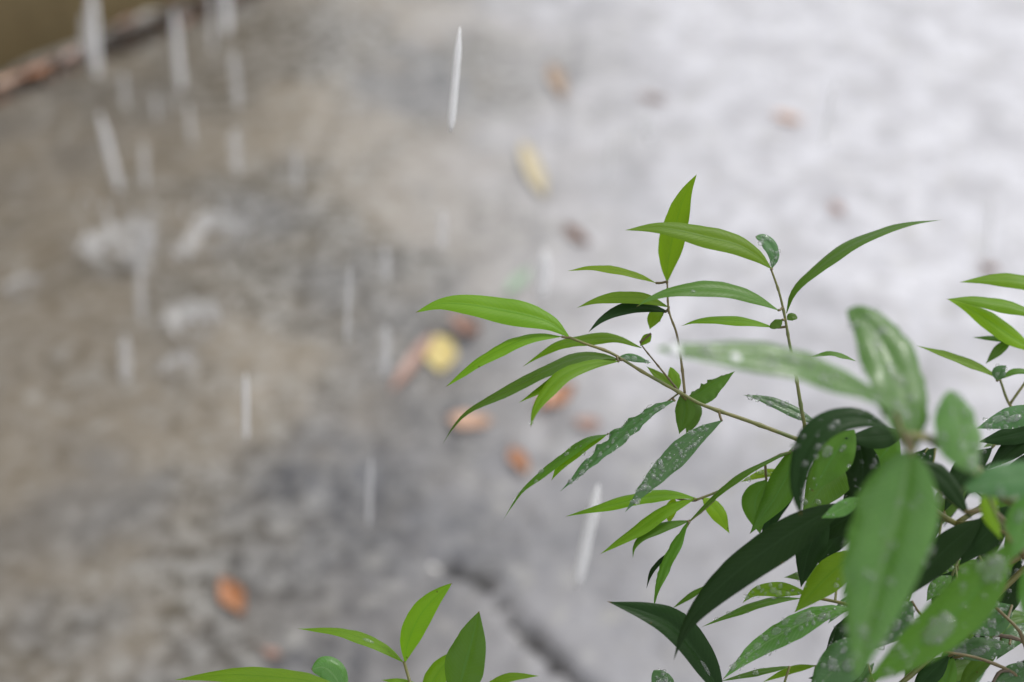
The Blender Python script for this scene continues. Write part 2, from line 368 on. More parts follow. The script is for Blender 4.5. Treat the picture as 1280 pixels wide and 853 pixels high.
for a in (
    (279, 727, 305, 772, 17, 'rust', 'orange brown fallen leaf lying alone above the small sprig', .45),
    (551, 418, 551, 464, 23, 'yellow', 'round bright yellow fallen leaf beside a long pinkish one', .1),
    (541, 418, 489, 490, 11, 'pink', 'long pinkish brown leaf reaching down from the yellow fallen leaf', .3),
    (566, 398, 600, 424, 15, 'pink', 'curled pink brown leaf just above right of the yellow fallen leaf', .7),
    (562, 524, 616, 528, 18, 'peach', 'oval pale peach leaf lying below the yellow fallen leaf', .2),
    (676, 512, 718, 484, 17, 'rust', 'orange red fallen leaf partly behind the drooping green leaves', .4),
    (720, 529, 752, 532, 12, 'pink', 'small pale pink leaf right of the orange red one', .25),
    (640, 563, 660, 594, 12, 'rust', 'small upright salmon leaf near the dark stained joint', .3),
    (654, 180, 682, 248, 13, 'cream', 'long cream straw coloured leaf lying alone left of the upright leaf', .25),
    (690, 80, 706, 122, 12, 'tan', 'tan curled leaf near the top middle of the yard', .4),
    (968, 142, 1004, 153, 10, 'peach', 'light orange leaf on the palest concrete at upper right', .3),
    (1040, 256, 1054, 270, 8, 'pink', 'tiny pink leaf fragment above the arching green leaf', .3),
    (706, 282, 738, 306, 9, 'brown', 'thin dark brown leaf left of the upright green leaf', .4),
    (632, 366, 664, 332, 10, 'green', 'faded grey green leaf beside a white streak of rain', .2),
    (1228, 326, 1250, 338, 8, 'brown', 'small brown leaf on pale concrete above the right edge leaves', .3),
    (330, 812, 352, 820, 7, 'pink', 'tiny dull pink leaf scrap between the orange leaf and the sprig', .3),
    (800, 118, 835, 128, 6, 'brown', 'thin grey brown leaf scrap on the concrete near top centre right', .3),
): fallen(*a)
# litter collected in the drain channel
def litter_leaf(px, py, ang, ln, mat, label):
    p = ground_at(px, py, -.0)
    q0 = ground_at(px - ln * math.cos(ang), py - ln * math.sin(ang)); q1 = ground_at(px + ln * math.cos(ang), py + ln * math.sin(ang))
    fallen(px - ln * math.cos(ang), py - ln * math.sin(ang), px + ln * math.cos(ang), py + ln * math.sin(ang), ln * .42, mat, label, .6, .0)
litter_leaf(207, 4, .3, 20, 'rust', 'bright rust orange leaf caught in the drain at the wall foot')
litter_leaf(14, 106, -.4, 22, 'peach', 'pinkish orange leaf in the drain at the left picture edge')
litter_leaf(52, 92, -.5, 20, 'rust', 'rusty leaf in the drain second from the left edge')
litter_leaf(92, 74, -.5, 16, 'pink', 'dull pink leaf in the drain behind the left rain streak')
litter_leaf(160, 34, -.5, 18, 'brown', 'brown leaf in the drain left of the rust orange one')
for cnt, matn, lo, hi, lab in ((420, 'dark', .012, .034, 'dark rotting leaf litter lying along the drain channel at the wall'), (70, 'brown', .012, .030, 'scattered brown leaf litter lying on the outer edge of the drain channel')):
    lv, lf = [], []
    for i in range(cnt):
        s = random.uniform(-1.0, .9); b = random.uniform(.01, .10) if matn == 'dark' else random.gauss(.075, .016)
        c = W0 + wd * s + wn * b; c.z = ground_z(c.x, c.y) - .035 + random.uniform(0, .025)
        th = random.uniform(0, 6.28); L = random.uniform(lo, hi); d = Vector((math.cos(th), math.sin(th), random.uniform(-.5, .5))); e = Vector((-d.y, d.x, random.uniform(-.4, .4)))
        n0 = len(lv); lv += [c - d * L, c + e * L * .35 + Vector((0, 0, .004)), c + d * L, c - e * L * .35]; lf.append((n0, n0 + 1, n0 + 2, n0 + 3))
    tag(mesh_obj('leaf_litter', lv, lf, LIT[matn], None, False), lab, 'leaf litter', None, 'stuff')

# ------------------------------------------------------------------ falling rain and splashes
def streak(x0, y0, x1, y1, hw, d, mat, label):
    """motion trail of one falling drop, built as a solid streak, its top on pixel (x0,y0), falling nearly straight down"""
    d1 = d * (1 + (y1 - y0) / F * math.tan(R(PITCH)))
    a, b = at(x0, y0, d), at(x1, y1, d1)
    r = hw * (.62 if d > 1.9 else .85) * d / F; n = 16; path = smooth_path([a, a.lerp(b, .5), b], n)
    rad = [r * (.12 + .88 * min(1, (i / (n - 1)) / .22) ** .8) * (1 if i < n - 2 else (.75 if i == n - 2 else .3)) for i in range(n)]
    m = (a + b) / 2; v, f = tube([p - m for p in path], rad, 9)
    if d > 1.9 and mat is STREAK: mat = FAR
    o = mesh_obj('falling_raindrop', v, f, mat); o.location = m
    return tag(o, label, 'raindrop', 'streaks of falling rain')
for a in (
    (575, 34, 563, 165, 5.6, .84, STREAK, 'brightest sharp white rain streak at the top middle'),
    (113, -20, 121, 98, 11, 2.35, STREAK, 'broad white water streak in front of the wall foot at upper left'),
    (104, 15, 106, 70, 7, 2.4, STREAK_THIN, 'short side streak touching the broad one at upper left'),
    (217, 12, 227, 114, 8, 2.3, STREAK, 'tall pale streak below the rust orange leaf in the drain'),
    (281, -22, 284, 44, 9, 2.35, STREAK, 'white streak cut by the top picture edge left of centre'),
    (291, 62, 298, 135, 8, 2.2, STREAK_THIN, 'soft streak directly under the one cut by the top edge'),
    (263, -10, 266, 68, 6, 2.4, STREAK_THIN, 'faint streak just left of the one cut by the top edge'),
    (154, 90, 157, 135, 6, 2.3, STREAK_THIN, 'faint short streak under the dark drain line'),
    (124, 140, 150, 240, 8, 2.1, STREAK, 'slanting white streak that ends in the largest splash'),
    (194, 118, 196, 150, 5, 2.3, STREAK_THIN, 'tiny faint streak left of the tall pale one'),
    (235, 128, 240, 180, 6, 2.2, STREAK_THIN, 'faint streak below the tall pale one'),
    (179, 178, 182, 236, 7, 2.1, STREAK_THIN, 'faint streak right of the slanting one'),
    (292, 160, 297, 218, 9, 2.1, STREAK_THIN, 'wide soft streak above the right hand splash'),
    (370, 182, 372, 242, 6, 2.1, STREAK_THIN, 'lone faint streak right of the splashes'),
    (438, 326, 433, 432, 3.2, 1.25, STREAK_THIN, 'long thin faint streak left of the yellow leaf'),
    (483, 406, 481, 470, 7, 1.5, STREAK_THIN, 'short wide streak beside the long pinkish leaf'),
    (307, 466, 308, 550, 3.6, 1.2, STREAK, 'thin upright white streak at middle left'),
    (464, 570, 461, 658, 4.2, 1.25, STREAK_THIN, 'thin streak above the small sprig'),
    (681, 312, 676, 374, 8, 1.5, STREAK, 'short white streak beside the faded grey green leaf'),
    (748, 606, 721, 734, 8.5, 1.05, STREAK, 'slanting white streak passing behind the lowest bright leaf tip'),
    (553, 262, 553, 312, 6, 1.6, STREAK_THIN, 'faint streak above the topmost left leaf'),
    (1046, 98, 1029, 184, 4, 1.5, STREAK_THIN, 'faint slanting streak on the pale concrete at upper right'),
    (156, 418, 157, 478, 8, 1.9, STREAK_THIN, 'soft streak left of the lowest splash'),
    (481, 306, 483, 352, 5, 1.7, STREAK_THIN, 'faint streak in the middle of the stained concrete'),
    (174, 326, 178, 402, 8, 2.0, STREAK_THIN, 'pale streak falling under the largest splash'),
    (766, 160, 760, 236, 4, 1.6, STREAK_THIN, 'faint thin streak left of the upright leaf tip'),
    (810, 146, 812, 178, 7, 1.8, STREAK_THIN, 'short pale streak above the upright leaf tip'),
    (1240, 248, 1232, 330, 4, 1.5, STREAK_THIN, 'faint streak above the right edge leaves'),
): streak(*a)
def splash(px, py, wpx, hpx, label, tilt=0):
    base = ground_at(px, py); base.z = ground_z(base.x, base.y); d = (base - CAM).dot(FWD)
    rw, hh = wpx * d / F, hpx * d / F
    root = empty('rain_splash', base, label, 'splash', 'splashes under the eaves')
    n, lv_ = 40, 7; vs, fs = [], []
    for j in range(lv_):
        q_ = j / (lv_ - 1)
        for i in range(n):
            th = 2 * math.pi * i / n; sp_ = .45 + .55 * abs(math.sin(th * 4.5 + px)) + .35 * noise.noise(Vector((th * 2, px * .1, 0)))
            r = rw * (.62 + .38 * q_ ** 1.4) * (1 + .12 * math.sin(3 * th + px)); z = hh * sp_ * q_ * (1 + tilt * math.cos(th))
            vs.append(Vector((r * math.cos(th), r * math.sin(th), z + .001)))
    for j in range(lv_ - 1):
        for i in range(n): fs.append((j * n + i, j * n + (i + 1) % n, (j + 1) * n + (i + 1) % n, (j + 1) * n + i))
    mesh_obj('crown', vs, fs, MIST, root)
    proto = None
    for i in range(34):
        th = random.uniform(0, 6.28); r = rw * random.uniform(.3, 1.6); z = hh * random.uniform(.1, 2.0); s_ = rw * random.uniform(.025, .075)
        if proto is None:
            bm = bmesh.new(); bmesh.ops.create_icosphere(bm, subdivisions=2, radius=1); proto = bpy.data.meshes.new('droplet'); bm.to_mesh(proto); bm.free()
            proto.polygons.foreach_set('use_smooth', [True] * len(proto.polygons)); proto.materials.append(MIST)
        o = bpy.data.objects.new('droplet', proto); o.location = (r * math.cos(th), r * math.sin(th), z); o.scale = (s_, s_, s_ * random.uniform(1.5, 4)); link(o, root)
for a in ((155, 318, 46, 30, 'largest white splash at the foot of the slanting streak', .3),
          (180, 330, 24, 40, 'tall small splash on the right rim of the largest one', .2),
          (272, 305, 44, 22, 'wide splash right of the largest one', .4),
          (245, 415, 36, 26, 'lowest bright splash of the group', .2),
          (225, 462, 22, 14, 'little splash just below the lowest bright one', .2),
          (30, 365, 22, 7, 'flat faint splash near the left picture edge', .2)): splash(*a)
# ------------------------------------------------------------------ shrubs
icos = {}
def ico(sub):
    if sub not in icos:
        bm = bmesh.new(); bmesh.ops.create_icosphere(bm, subdivisions=sub, radius=1)
        icos[sub] = ([v.co.copy() for v in bm.verts], [tuple(v.index for v in f.verts) for f in bm.faces]); bm.free()
    return icos[sub]
def prof(t, tm, ex, bx=.85):
    if t < tm: return max(.03, math.sin(math.pi / 2 * t / tm)) ** bx
    return max(0, math.cos(math.pi / 2 * (t - tm) / (1 - tm))) ** ex
class Plant: pass
def leaf(plant, pts, wl, wr, mat='young', d=.75, dt=0.0, W=None, drops=0, big=(), tm=.42, ex=1.15, sg=None, wavy=0.0, fold=.0, bx=.85, bs=1.0):
    """pts: pixels of the midrib from stalk to tip; wl / wr: half widths seen left / right of it; d, d+dt: depth at stalk and tip"""
    n, nv = 26, 5
    P2 = smooth_path([Vector((x, y, 0)) for x, y in pts], n)
    ln = sum((P2[i + 1] - P2[i]).length for i in range(n - 1))
    Wt = W or max(1.12 * max(wl, wr), .085 * ln)
    tang = [(P2[min(i + 1, n - 1)] - P2[max(i - 1, 0)]).normalized() for i in range(n)]
    mny = sum(-t.x for t in tang) / n                 # mean screen-y of the left normal
    s0 = (1 if mny < 0 else -1) if sg is None else sg
    rows, vs, uv, fs = [], [], [], []
    ph = random.random() * 20
    for i in range(n):
        t = i / (n - 1); D = d + dt * (t ** 1.3); c = at(P2[i].x, P2[i].y, D); nr = Vector((tang[i].y, -tang[i].x, 0))
        pf = prof(t, tm, ex, bx); row = []
        for side, ww in ((1, wl), (-1, wr)):
            dep = math.sqrt(max(0, Wt * Wt - ww * ww)) * .9
            lat = (RIGHT * nr.x - UP * nr.y) * side * ww + FWD * (s0 * side) * dep
            row.append(lat * pf * D / F)
        tv = (at(P2[min(i + 1, n - 1)].x, P2[min(i + 1, n - 1)].y, D) - at(P2[max(i - 1, 0)].x, P2[max(i - 1, 0)].y, D)).normalized()
        nrm = tv.cross(row[0] - row[1]);
        if nrm.length > 0: nrm.normalize()
        if nrm.dot(-FWD) < 0: nrm = -nrm
        rows.append((c, row, nrm, pf * Wt * D / F))
        for j in range(-nv, nv + 1):
            q_ = abs(j) / nv; lat = row[0] if j > 0 else row[1]
            wob = max(wavy, .05) * noise.noise(Vector((t * 14, j * .6, ph))) * q_ * q_
            arch = pf * Wt * D / F * (.10 * math.sin(math.pi * q_) - .07 * q_ * q_ + fold * q_ + .05 * math.sin(t * 17 + ph + (2 if j > 0 else 0)) * q_ + wob)
            vs.append(c + lat * q_ * (1 + wob * .5) + nrm * arch); uv.append((t, .5 + .5 * j / nv))
    m = 2 * nv + 1
    for i in range(n - 1):
        for j in range(m - 1): fs.append((i * m + j, i * m + j + 1, (i + 1) * m + j + 1, (i + 1) * m + j))
    root = plant.root
    o = mesh_obj('leaf', local(root, vs), fs, LM[mat], root, True, uv)
    plant.bases.append((rows[0][0], d)); 
    # beads of rain on the blade
    if drops:
        bv, bf = [], []; V, Fc = ico(1)
        for _ in range(int(drops * .65)):
            i = random.randint(2, n - 4); j = random.randint(-nv, nv) * .93; c, row, nrm, hw = rows[i]
            p = c + (row[0] if j > 0 else row[1]) * abs(j) / nv
            p = p + (rows[i + 1][0] - c) * random.random(); p = p + nrm * hw * (.10 * math.sin(math.pi * abs(j) / nv) - .07 * (j / nv) ** 2)
            r = random.choice((.0004, .0005, .0006, .0006, .0008, .0010, .0013, .0018)) * bs; e1 = nrm.orthogonal().normalized(); e2 = nrm.cross(e1)
            sx_, sy_ = r * random.uniform(.85, 1.3), r * random.uniform(.85, 1.3); n0 = len(bv)
            for v in V: bv.append(p + e1 * v.x * sx_ + e2 * v.y * sy_ + nrm * v.z * r * .55)
            bf += [tuple(n0 + a for a in f_) for f_ in Fc]
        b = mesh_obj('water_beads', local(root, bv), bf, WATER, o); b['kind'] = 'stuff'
    for (t, s_, r, stretch, *gl) in big:
        i = min(n - 2, max(1, int(t * (n - 1)))); c, row, nrm, hw = rows[i]
        p = c + (row[0] if s_ > 0 else row[1]) * abs(s_); tv = (rows[i + 1][0] - rows[i - 1][0]).normalized(); e2 = nrm.cross(tv)
        rr = r * d / F; V, Fc = ico(3)
        mesh_obj('water_drop', local(root, [p + tv * v.x * rr * stretch + e2 * v.y * rr + nrm * (v.z * rr * .55 + .0002) for v in V]), Fc, GLINT if gl else WHITENED, o)
    return o
def branch(plant, pts, r0, r1, mat=STEM, name='branch'):
    """pts: (px, py, depth) or world vectors; r in millimetres"""
    P = [p if isinstance(p, Vector) else at(*p) for p in pts]; n = 6 * len(P)
    path = smooth_path(P, n); rad = [(r0 + (r1 - r0) * i / (n - 1)) * .001 for i in range(n)]
    for i in range(1, n - 1):
        if i % 6 == 0: rad[i] *= 1.32
        rad[i] *= 1 + .10 * noise.noise(Vector((i * .9, r0 * 7, 3)))
    v, f = tube(path, rad, 8); o = mesh_obj(name, local(plant.root, v), f, mat, plant.root); plant.paths.append(path); return o
def petioles(plant, lim):
    nodes = [p for path in plant.paths for p in path]
    for b, d in plant.bases:
        q_ = min(nodes, key=lambda p: (p - b).length_squared); L = (q_ - b).length
        if .002 < L < lim:
            mid = (b + q_) / 2 + Vector((0, 0, -.06 * L)); path = smooth_path([q_, mid, b], 8)
            v, f = tube(path, [.0007] * 8, 6); mesh_obj('leaf_stalk', local(plant.root, v), f, TWIG if L < .02 else STEM, plant.root)

A = Plant(); A.bases, A.paths = [], []
A.root = empty('shrub', Vector((.44, .50, .04)), 'large rain wet shrub with narrow pointed leaves filling the lower right', 'shrub', 'shrubs in the planting bed')
hub1, hub2 = at(1195, 655, .79), at(1345, 650, .70)
branch(A, [A.root.location, Vector((.46, .52, .45)), at(1470, 1000, .84), at(1400, 800, .74), hub2], 8, 4, BARK, 'trunk')
branch(A, [hub2, at(1290, 655, .74), hub1], 2.2, 1.6)
# in-focus left branch, upper twigs
branch(A, [hub1, (1090, 590, .76), (1050, 572, .755), (1006, 553, .75), (940, 528, .75), (880, 507, .75), (850, 491, .75), (805, 466, .75), (765, 442, .75), (735, 431, .75), (712, 422, .75)], 1.6, .7)
branch(A, [(856, 492, .75), (852, 455, .75), (846, 418, .75), (836, 388, .75), (834, 352, .752)], .75, .45, TWIG)
branch(A, [(1020, 560, .757), (1009, 543, .757), (1002, 512, .755), (994, 464, .755), (987, 430, .755), (981, 396, .755), (974, 366, .755), (964, 337, .755)], 1.1, .55)
branch(A, [hub1, (1060, 600, .77), (1000, 565, .765), (941, 587, .76), (905, 611, .76), (868, 626, .76)], 1.3, .6)
branch(A, [(850, 491, .752), (828, 464, .757), (806, 437, .765), (800, 428, .765)], .55, .4, TWIG)
branch(A, [(848, 492, .752), (820, 513, .755), (790, 533, .757), (760, 543, .752)], .5, .4)
branch(A, [(905, 611, .76), (886, 632, .76), (862, 652, .76)], .6, .45)
branch(A, [hub2, (1255, 620, .64), (1220, 588, .61), (1190, 566, .59), (1160, 548, .56), (1130, 545, .55)], 4.0, 1.6)
branch(A, [(1130, 545, .55), (1136, 556, .548), (1139, 568, .546)], 1.2, .9, TWIG)
branch(A, [hub2, (1290, 700, .70), (1262, 660, .68), (1240, 640, .66), (1205, 640, .66)], 2.2, 1.0, TWIG)
branch(A, [hub2, (1300, 825, .74), (1280, 802, .745), (1245, 794, .75), (1207, 790, .75)], 1.4, .9, BARK)
branch(A, [hub2, (1300, 830, .72), (1275, 790, .725), (1258, 772, .73), (1245, 760, .73)], 1.4, .8, TWIG)
branch(A, [hub2, (1310, 860, .73), (1262, 838, .735), (1220, 822, .735), (1180, 815, .735)], 1.3, .7, TWIG)
branch(A, [(1262, 838, .735), (1248, 842, .735), (1235, 868, .735)], .9, .8, BARK)
branch(A, [hub1, (1330, 560, .79), (1285, 530, .79), (1262, 506, .79), (1250, 474, .79)], 1.6, .7)
branch(A, [(1262, 506, .79), (1320, 420, .79), (1330, 365, .79)], .8, .6)
branch(A, [hub2, (1120, 790, .74), (1085, 768, .745), (1060, 756, .75), (1003, 744, .755)], 1.5, .8)
branch(A, [hub2, (1090, 880, .75), (960, 880, .75), (905, 876, .745)], 1.5, .9)
Lf = lambda *a, **k_: leaf(A, *a, **k_)
# --- sharp left cluster
Lf([(711, 421), (688, 404), (657, 394), (621, 387), (585, 381), (551, 380), (519, 391)], 16, 17, 'young', dt=-.01, tm=.38, ex=.95)
Lf([(702, 421), (670, 421), (638, 431), (604, 449), (580, 466), (557, 484)], 8, 7, 'young', dt=-.015, ex=.9)
Lf([(802, 435), (770, 423), (735, 424), (700, 431), (675, 444), (653, 459)], 7, 7, 'young', d=.765, dt=.0)
Lf([(775, 450), (755, 445), (725, 446), (690, 459), (645, 482), (590, 511), (568, 532), (553, 556)], 8, 7, 'mid', d=.748, dt=-.02, tm=.3, ex=1.3)
Lf([(772, 447), (790, 447), (814, 454)], 5, 5, 'wet', d=.752, drops=10)
Lf([(773, 450), (740, 450), (705, 467), (675, 487), (648, 504)], 9, 7, 'young', dt=-.015)
Lf([(773, 452), (738, 456), (704, 470), (681, 494), (668, 515), (663, 535)], 9, 9, 'young', d=.742, dt=-.03, tm=.55, big=((.985, 0, 3.2, 1),))
Lf([(834, 352), (835, 330), (840, 300), (848, 268), (858, 240), (871, 218)], 16, 15, 'young', d=.775, dt=-.03, tm=.4, ex=1.0)
Lf([(964, 336), (946, 320), (920, 306), (884, 297), (845, 288), (815, 285), (781, 288)], 14, 15, 'young', d=.75, dt=-.012, tm=.36, ex=1.05)
Lf([(965, 336), (967, 318), (957, 301), (944, 296)], 9, 10, 'wet', d=.765, drops=40, tm=.55, ex=.7)
Lf([(820, 354), (798, 345), (770, 338), (740, 335), (709, 339)], 5, 5.5, 'yellow', d=.757)
Lf([(973, 388), (945, 374), (915, 364), (877, 361), (840, 365), (812, 374), (795, 384)], 10, 11, 'mid', d=.745, dt=-.02, big=((.62, .4, 3, 1.2),))
Lf([(836, 384), (805, 373), (770, 372), (745, 376), (721, 385)], 8, 8, 'young', d=.752)
Lf([(836, 390), (805, 384), (775, 388), (752, 400), (735, 416)], 7, 8, 'dark', d=.758, dt=-.01)
Lf([(830, 390), (818, 396), (812, 412)], 9, 8, 'young', d=.765)
Lf([(814, 417), (806, 425), (800, 433)], 6, 5, 'young', d=.765)
Lf([(966, 409), (938, 403), (901, 400), (870, 402), (851, 408)], 6, 6, 'young', d=.757)
Lf([(978, 400), (970, 405), (962, 410)], 6, 5, 'mid', d=.75, ex=.6); Lf([(984, 400), (990, 396), (997, 398)], 5, 5, 'mid', d=.755, ex=.6)
Lf([(983, 392), (991, 367), (1012, 344), (1055, 311), (1100, 290), (1135, 280), (1178, 275)], 6, 6.5, 'mid', d=.755, dt=.02, W=15, tm=.45)
Lf([(1012, 447), (1036, 442), (1055, 446), (1071, 452)], 3.5, 3, 'mid', d=.77, tm=.6)
Lf([(843, 501), (818, 511), (790, 532), (770, 549), (745, 571), (720, 595), (700, 615)], 8, 8, 'wet', d=.747, dt=-.02, drops=110, wavy=.5)
Lf([(760, 543), (735, 550), (708, 568), (680, 590), (655, 611), (640, 632), (628, 652)], 5, 4, 'mid', d=.75, dt=-.02, tm=.3, ex=1.5, drops=25)
Lf([(758, 544), (728, 558), (704, 578), (689, 601)], 8, 8, 'young', d=.752, tm=.5, drops=12)
Lf([(902, 526), (872, 545), (845, 570), (822, 593), (800, 617), (781, 641)], 13, 13, 'wet', d=.742, dt=-.02, drops=190, wavy=.35, big=((.3, .5, 3, 1), (.5, -.3, 3.2, 1)))
Lf([(852, 492), (856, 515), (849, 543)], 12, 12, 'mid', d=.76)
Lf([(858, 500), (874, 492), (893, 479), (919, 464)], 6, 15, 'mid', d=.760, wavy=.4, tm=.3); Lf([(858, 497), (868, 515), (858, 545)], 11, 12, 'mid', d=.77)
Lf([(848, 488), (828, 474), (808, 458)], 6, 7, 'young', d=.765); Lf([(848, 488), (843, 472), (838, 459)], 9, 8, 'young', d=.77, ex=.7)
Lf([(1024, 531), (1000, 519), (975, 507), (950, 498), (929, 494)], 7, 8, 'wet', d=.765, dt=0, drops=60, big=((.3, .3, 3.5, 1.6), (.5, -.3, 3, 1.4)))
# --- lower left tips
Lf([(873, 624), (845, 619), (810, 621), (766, 631), (706, 646)], 6, 7, 'young', d=.76)
Lf([(868, 624), (835, 637), (800, 661), (775, 677), (750, 693)], 8, 7, 'young', d=.757, dt=-.015)
Lf([(862, 651), (831, 658), (805, 670), (793, 684), (791, 698)], 6, 5, 'mid', d=.757, dt=-.01)
Lf([(843, 622), (838, 640), (836, 656)], 7, 7, 'yellow', d=.77); Lf([(878, 622), (898, 641), (912, 667)], 10, 11, 'yellow', d=.775)
Lf([(990, 564), (960, 577), (932, 592), (905, 611), (880, 634), (858, 655)], 2.5, 3, 'mid', d=.752, tm=.5, W=9)
Lf([(860, 652), (846, 680), (833, 705), (822, 735), (817, 760)], 6, 6, 'mid', d=.752, dt=-.015, wavy=.4)
Lf([(836, 690), (815, 714), (808, 736)], 2.5, 2.5, 'dark', d=.755)
Lf([(958, 600), (944, 628), (950, 668)], 17, 16, 'mid', d=.768)
Lf([(1002, 550), (988, 585), (970, 620), (953, 645), (937, 668)], 18, 16, 'mid', d=.762)
Lf([(985, 590), (955, 592), (925, 603)], 5, 5, 'yellow', d=.78, drops=20)
Lf([(1000, 600), (965, 640), (958, 690)], 12, 12, 'dark', d=.79)
# --- dark core
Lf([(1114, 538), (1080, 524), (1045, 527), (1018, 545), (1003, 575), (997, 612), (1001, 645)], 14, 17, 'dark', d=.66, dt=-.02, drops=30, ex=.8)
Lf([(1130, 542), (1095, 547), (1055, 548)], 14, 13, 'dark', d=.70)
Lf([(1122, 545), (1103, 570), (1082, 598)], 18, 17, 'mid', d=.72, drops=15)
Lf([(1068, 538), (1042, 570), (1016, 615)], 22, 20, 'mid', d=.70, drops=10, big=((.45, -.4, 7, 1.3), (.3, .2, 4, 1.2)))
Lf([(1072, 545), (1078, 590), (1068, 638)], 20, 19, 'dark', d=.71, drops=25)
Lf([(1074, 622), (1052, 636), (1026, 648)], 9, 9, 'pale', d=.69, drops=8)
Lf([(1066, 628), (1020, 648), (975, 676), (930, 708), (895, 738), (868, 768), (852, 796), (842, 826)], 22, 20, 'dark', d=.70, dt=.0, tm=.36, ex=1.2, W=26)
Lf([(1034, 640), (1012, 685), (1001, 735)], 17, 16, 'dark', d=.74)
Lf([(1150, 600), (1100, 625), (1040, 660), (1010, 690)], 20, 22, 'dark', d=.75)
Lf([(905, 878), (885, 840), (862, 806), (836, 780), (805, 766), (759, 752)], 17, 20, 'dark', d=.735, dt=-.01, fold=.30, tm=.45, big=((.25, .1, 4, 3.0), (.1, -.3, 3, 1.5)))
Lf([(1064, 761), (1030, 766), (1000, 780), (960, 802), (930, 824), (903, 850)], 14, 13, 'pale', d=.735, dt=-.005, drops=120, wavy=.2, big=((.35, -.3, 6, 2.2), (.55, -.4, 5, 1.4), (.7, -.2, 4.5, 1.3), (.2, .3, 4, 1.3), (.45, -.65, 4, 1.2)))
Lf([(1008, 741), (975, 737), (945, 740), (928, 754)], 8, 9, 'young', d=.758, drops=45)
Lf([(1002, 748), (965, 751), (925, 764), (877, 784)], 3, 3.5, 'mid', d=.755, drops=15, W=10)
Lf([(888, 731), (866, 743), (840, 761)], 3, 3, 'mid', d=.77)
Lf([(1080, 688), (1052, 705), (1025, 730), (993, 766)], 19, 16, 'young', d=.72, drops=10)
Lf([(1020, 832), (990, 837), (953, 853)], 4, 3.5, 'young', d=.77); Lf([(987, 833), (945, 841), (900, 852)], 2.5, 2.5, 'mid', d=.75, drops=12)
Lf([(836, 885), (829, 857), (817, 838)], 16, 15, 'wet', d=.745, drops=60, tm=.5, ex=.7)
# --- blurred foreground sprig
Lf([(1137, 566), (1131, 600), (1119, 650), (1104, 700), (1089, 760), (1079, 810), (1070, 852)], 45, 44, 'pale', d=.555, dt=-.02, tm=.30, ex=.95, bx=.5, W=56, fold=.16, wavy=.12, bs=1.3, drops=130, big=((.2, -.3, 9, 1.3), (.15, .5, 6, 1.2), (.45, .2, 7, 1.2), (.5, -.4, 5, 1.2)))
Lf([(1120, 516), (1078, 489), (1040, 474), (995, 457), (950, 449), (907, 444), (865, 440), (818, 436)], 19, 20, 'pale', d=.555, dt=-.02, tm=.45, ex=.75, fold=.12, wavy=.1, bs=1.2, drops=110, big=((.93, .0, 9, 1, 1), (.68, .2, 7.5, 1, 1), (.8, .0, 6, 1.2), (.55, .2, 6.5, 1.2), (.45, -.3, 6, 1.5), (.35, .2, 6, 1.2), (.28, -.3, 5, 1.2)))
Lf([(1140, 566), (1131, 510), (1116, 465), (1099, 430), (1079, 402), (1058, 388)], 40, 38, 'pale', d=.555, dt=.03, tm=.5, ex=.6, bx=.6, fold=.16, wavy=.1, bs=1.25, drops=150, big=((.75, .1, 7, 1.3), (.7, .5, 4, 1.2, 1), (.55, .1, 8, 1.8), (.45, -.2, 7.5, 1.6), (.42, -.8, 5, 1.1, 1), (.3, .75, 5, 1.1, 1), (.78, -.2, 3.5, 1.5, 1), (.57, .2, 3.5, 1.8, 1), (.3, .2, 5, 1.5), (.85, -.4, 5, 1.2), (.62, -.45, 5, 1.2), (.5, .55, 5, 1.1)))
Lf([(1222, 594), (1208, 560), (1197, 525), (1186, 488)], 36, 32, 'pale', d=.56, dt=.0, tm=.5, ex=.6, drops=60, bs=1.2)
Lf([(1350, 603), (1295, 597), (1245, 602), (1203, 613)], 22, 21, 'wet', d=.56, dt=0, tm=.55, ex=.7, drops=15)
Lf([(1264, 678), (1236, 720), (1205, 756), (1170, 789), (1130, 820), (1083, 853)], 29, 29, 'mid', d=.60, dt=-.01, tm=.4, ex=.85, bs=1.3, drops=60, big=((.17, .0, 12, 1.7), (.58, .05, 14, 1.8), (.35, -.5, 6, 1.2)))
Lf([(1236, 600), (1238, 640), (1252, 676)], 13, 13, 'yellow', d=.62); Lf([(1292, 612), (1278, 655), (1262, 702)], 20, 18, 'pale', d=.60, drops=10, big=((.4, -.3, 6, 1.6),))
Lf([(1300, 690), (1292, 740), (1286, 795)], 17, 17, 'pale', d=.60)
Lf([(1142, 575), (1180, 600), (1215, 650)], 14, 14, 'dark', d=.66)
# --- right edge
Lf([(1335, 366), (1280, 352), (1240, 349), (1199, 353)], 11, 9, 'young', d=.79)
Lf([(1305, 397), (1270, 384), (1235, 377), (1205, 374), (1182, 374)], 11, 7, 'young', d=.785); Lf([(1295, 440), (1266, 422), (1236, 401), (1210, 385), (1184, 374)], 13, 13, 'yellow', d=.795)
Lf([(1275, 425), (1245, 423), (1215, 422)], 4, 3.5, 'mid', d=.80); Lf([(1265, 424), (1249, 437), (1232, 455)], 6, 6, 'mid', d=.80)
Lf([(1252, 474), (1222, 458), (1185, 444), (1145, 432)], 6, 6, 'young', d=.79); Lf([(1246, 476), (1250, 464), (1258, 457)], 8, 7, 'wet', d=.785, drops=10)
Lf([(1250, 474), (1270, 464), (1300, 467)], 3.5, 4, 'mid', d=.79)
Lf([(1310, 510), (1262, 522), (1220, 536)], 14, 12, 'wet', d=.74, drops=70, big=((.5, .2, 5, 2), (.7, -.2, 5, 1.8)))
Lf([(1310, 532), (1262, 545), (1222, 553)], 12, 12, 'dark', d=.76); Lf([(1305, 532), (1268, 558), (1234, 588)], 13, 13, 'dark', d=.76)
Lf([(1310, 560), (1275, 585), (1240, 612)], 10, 10, 'dark', d=.77)
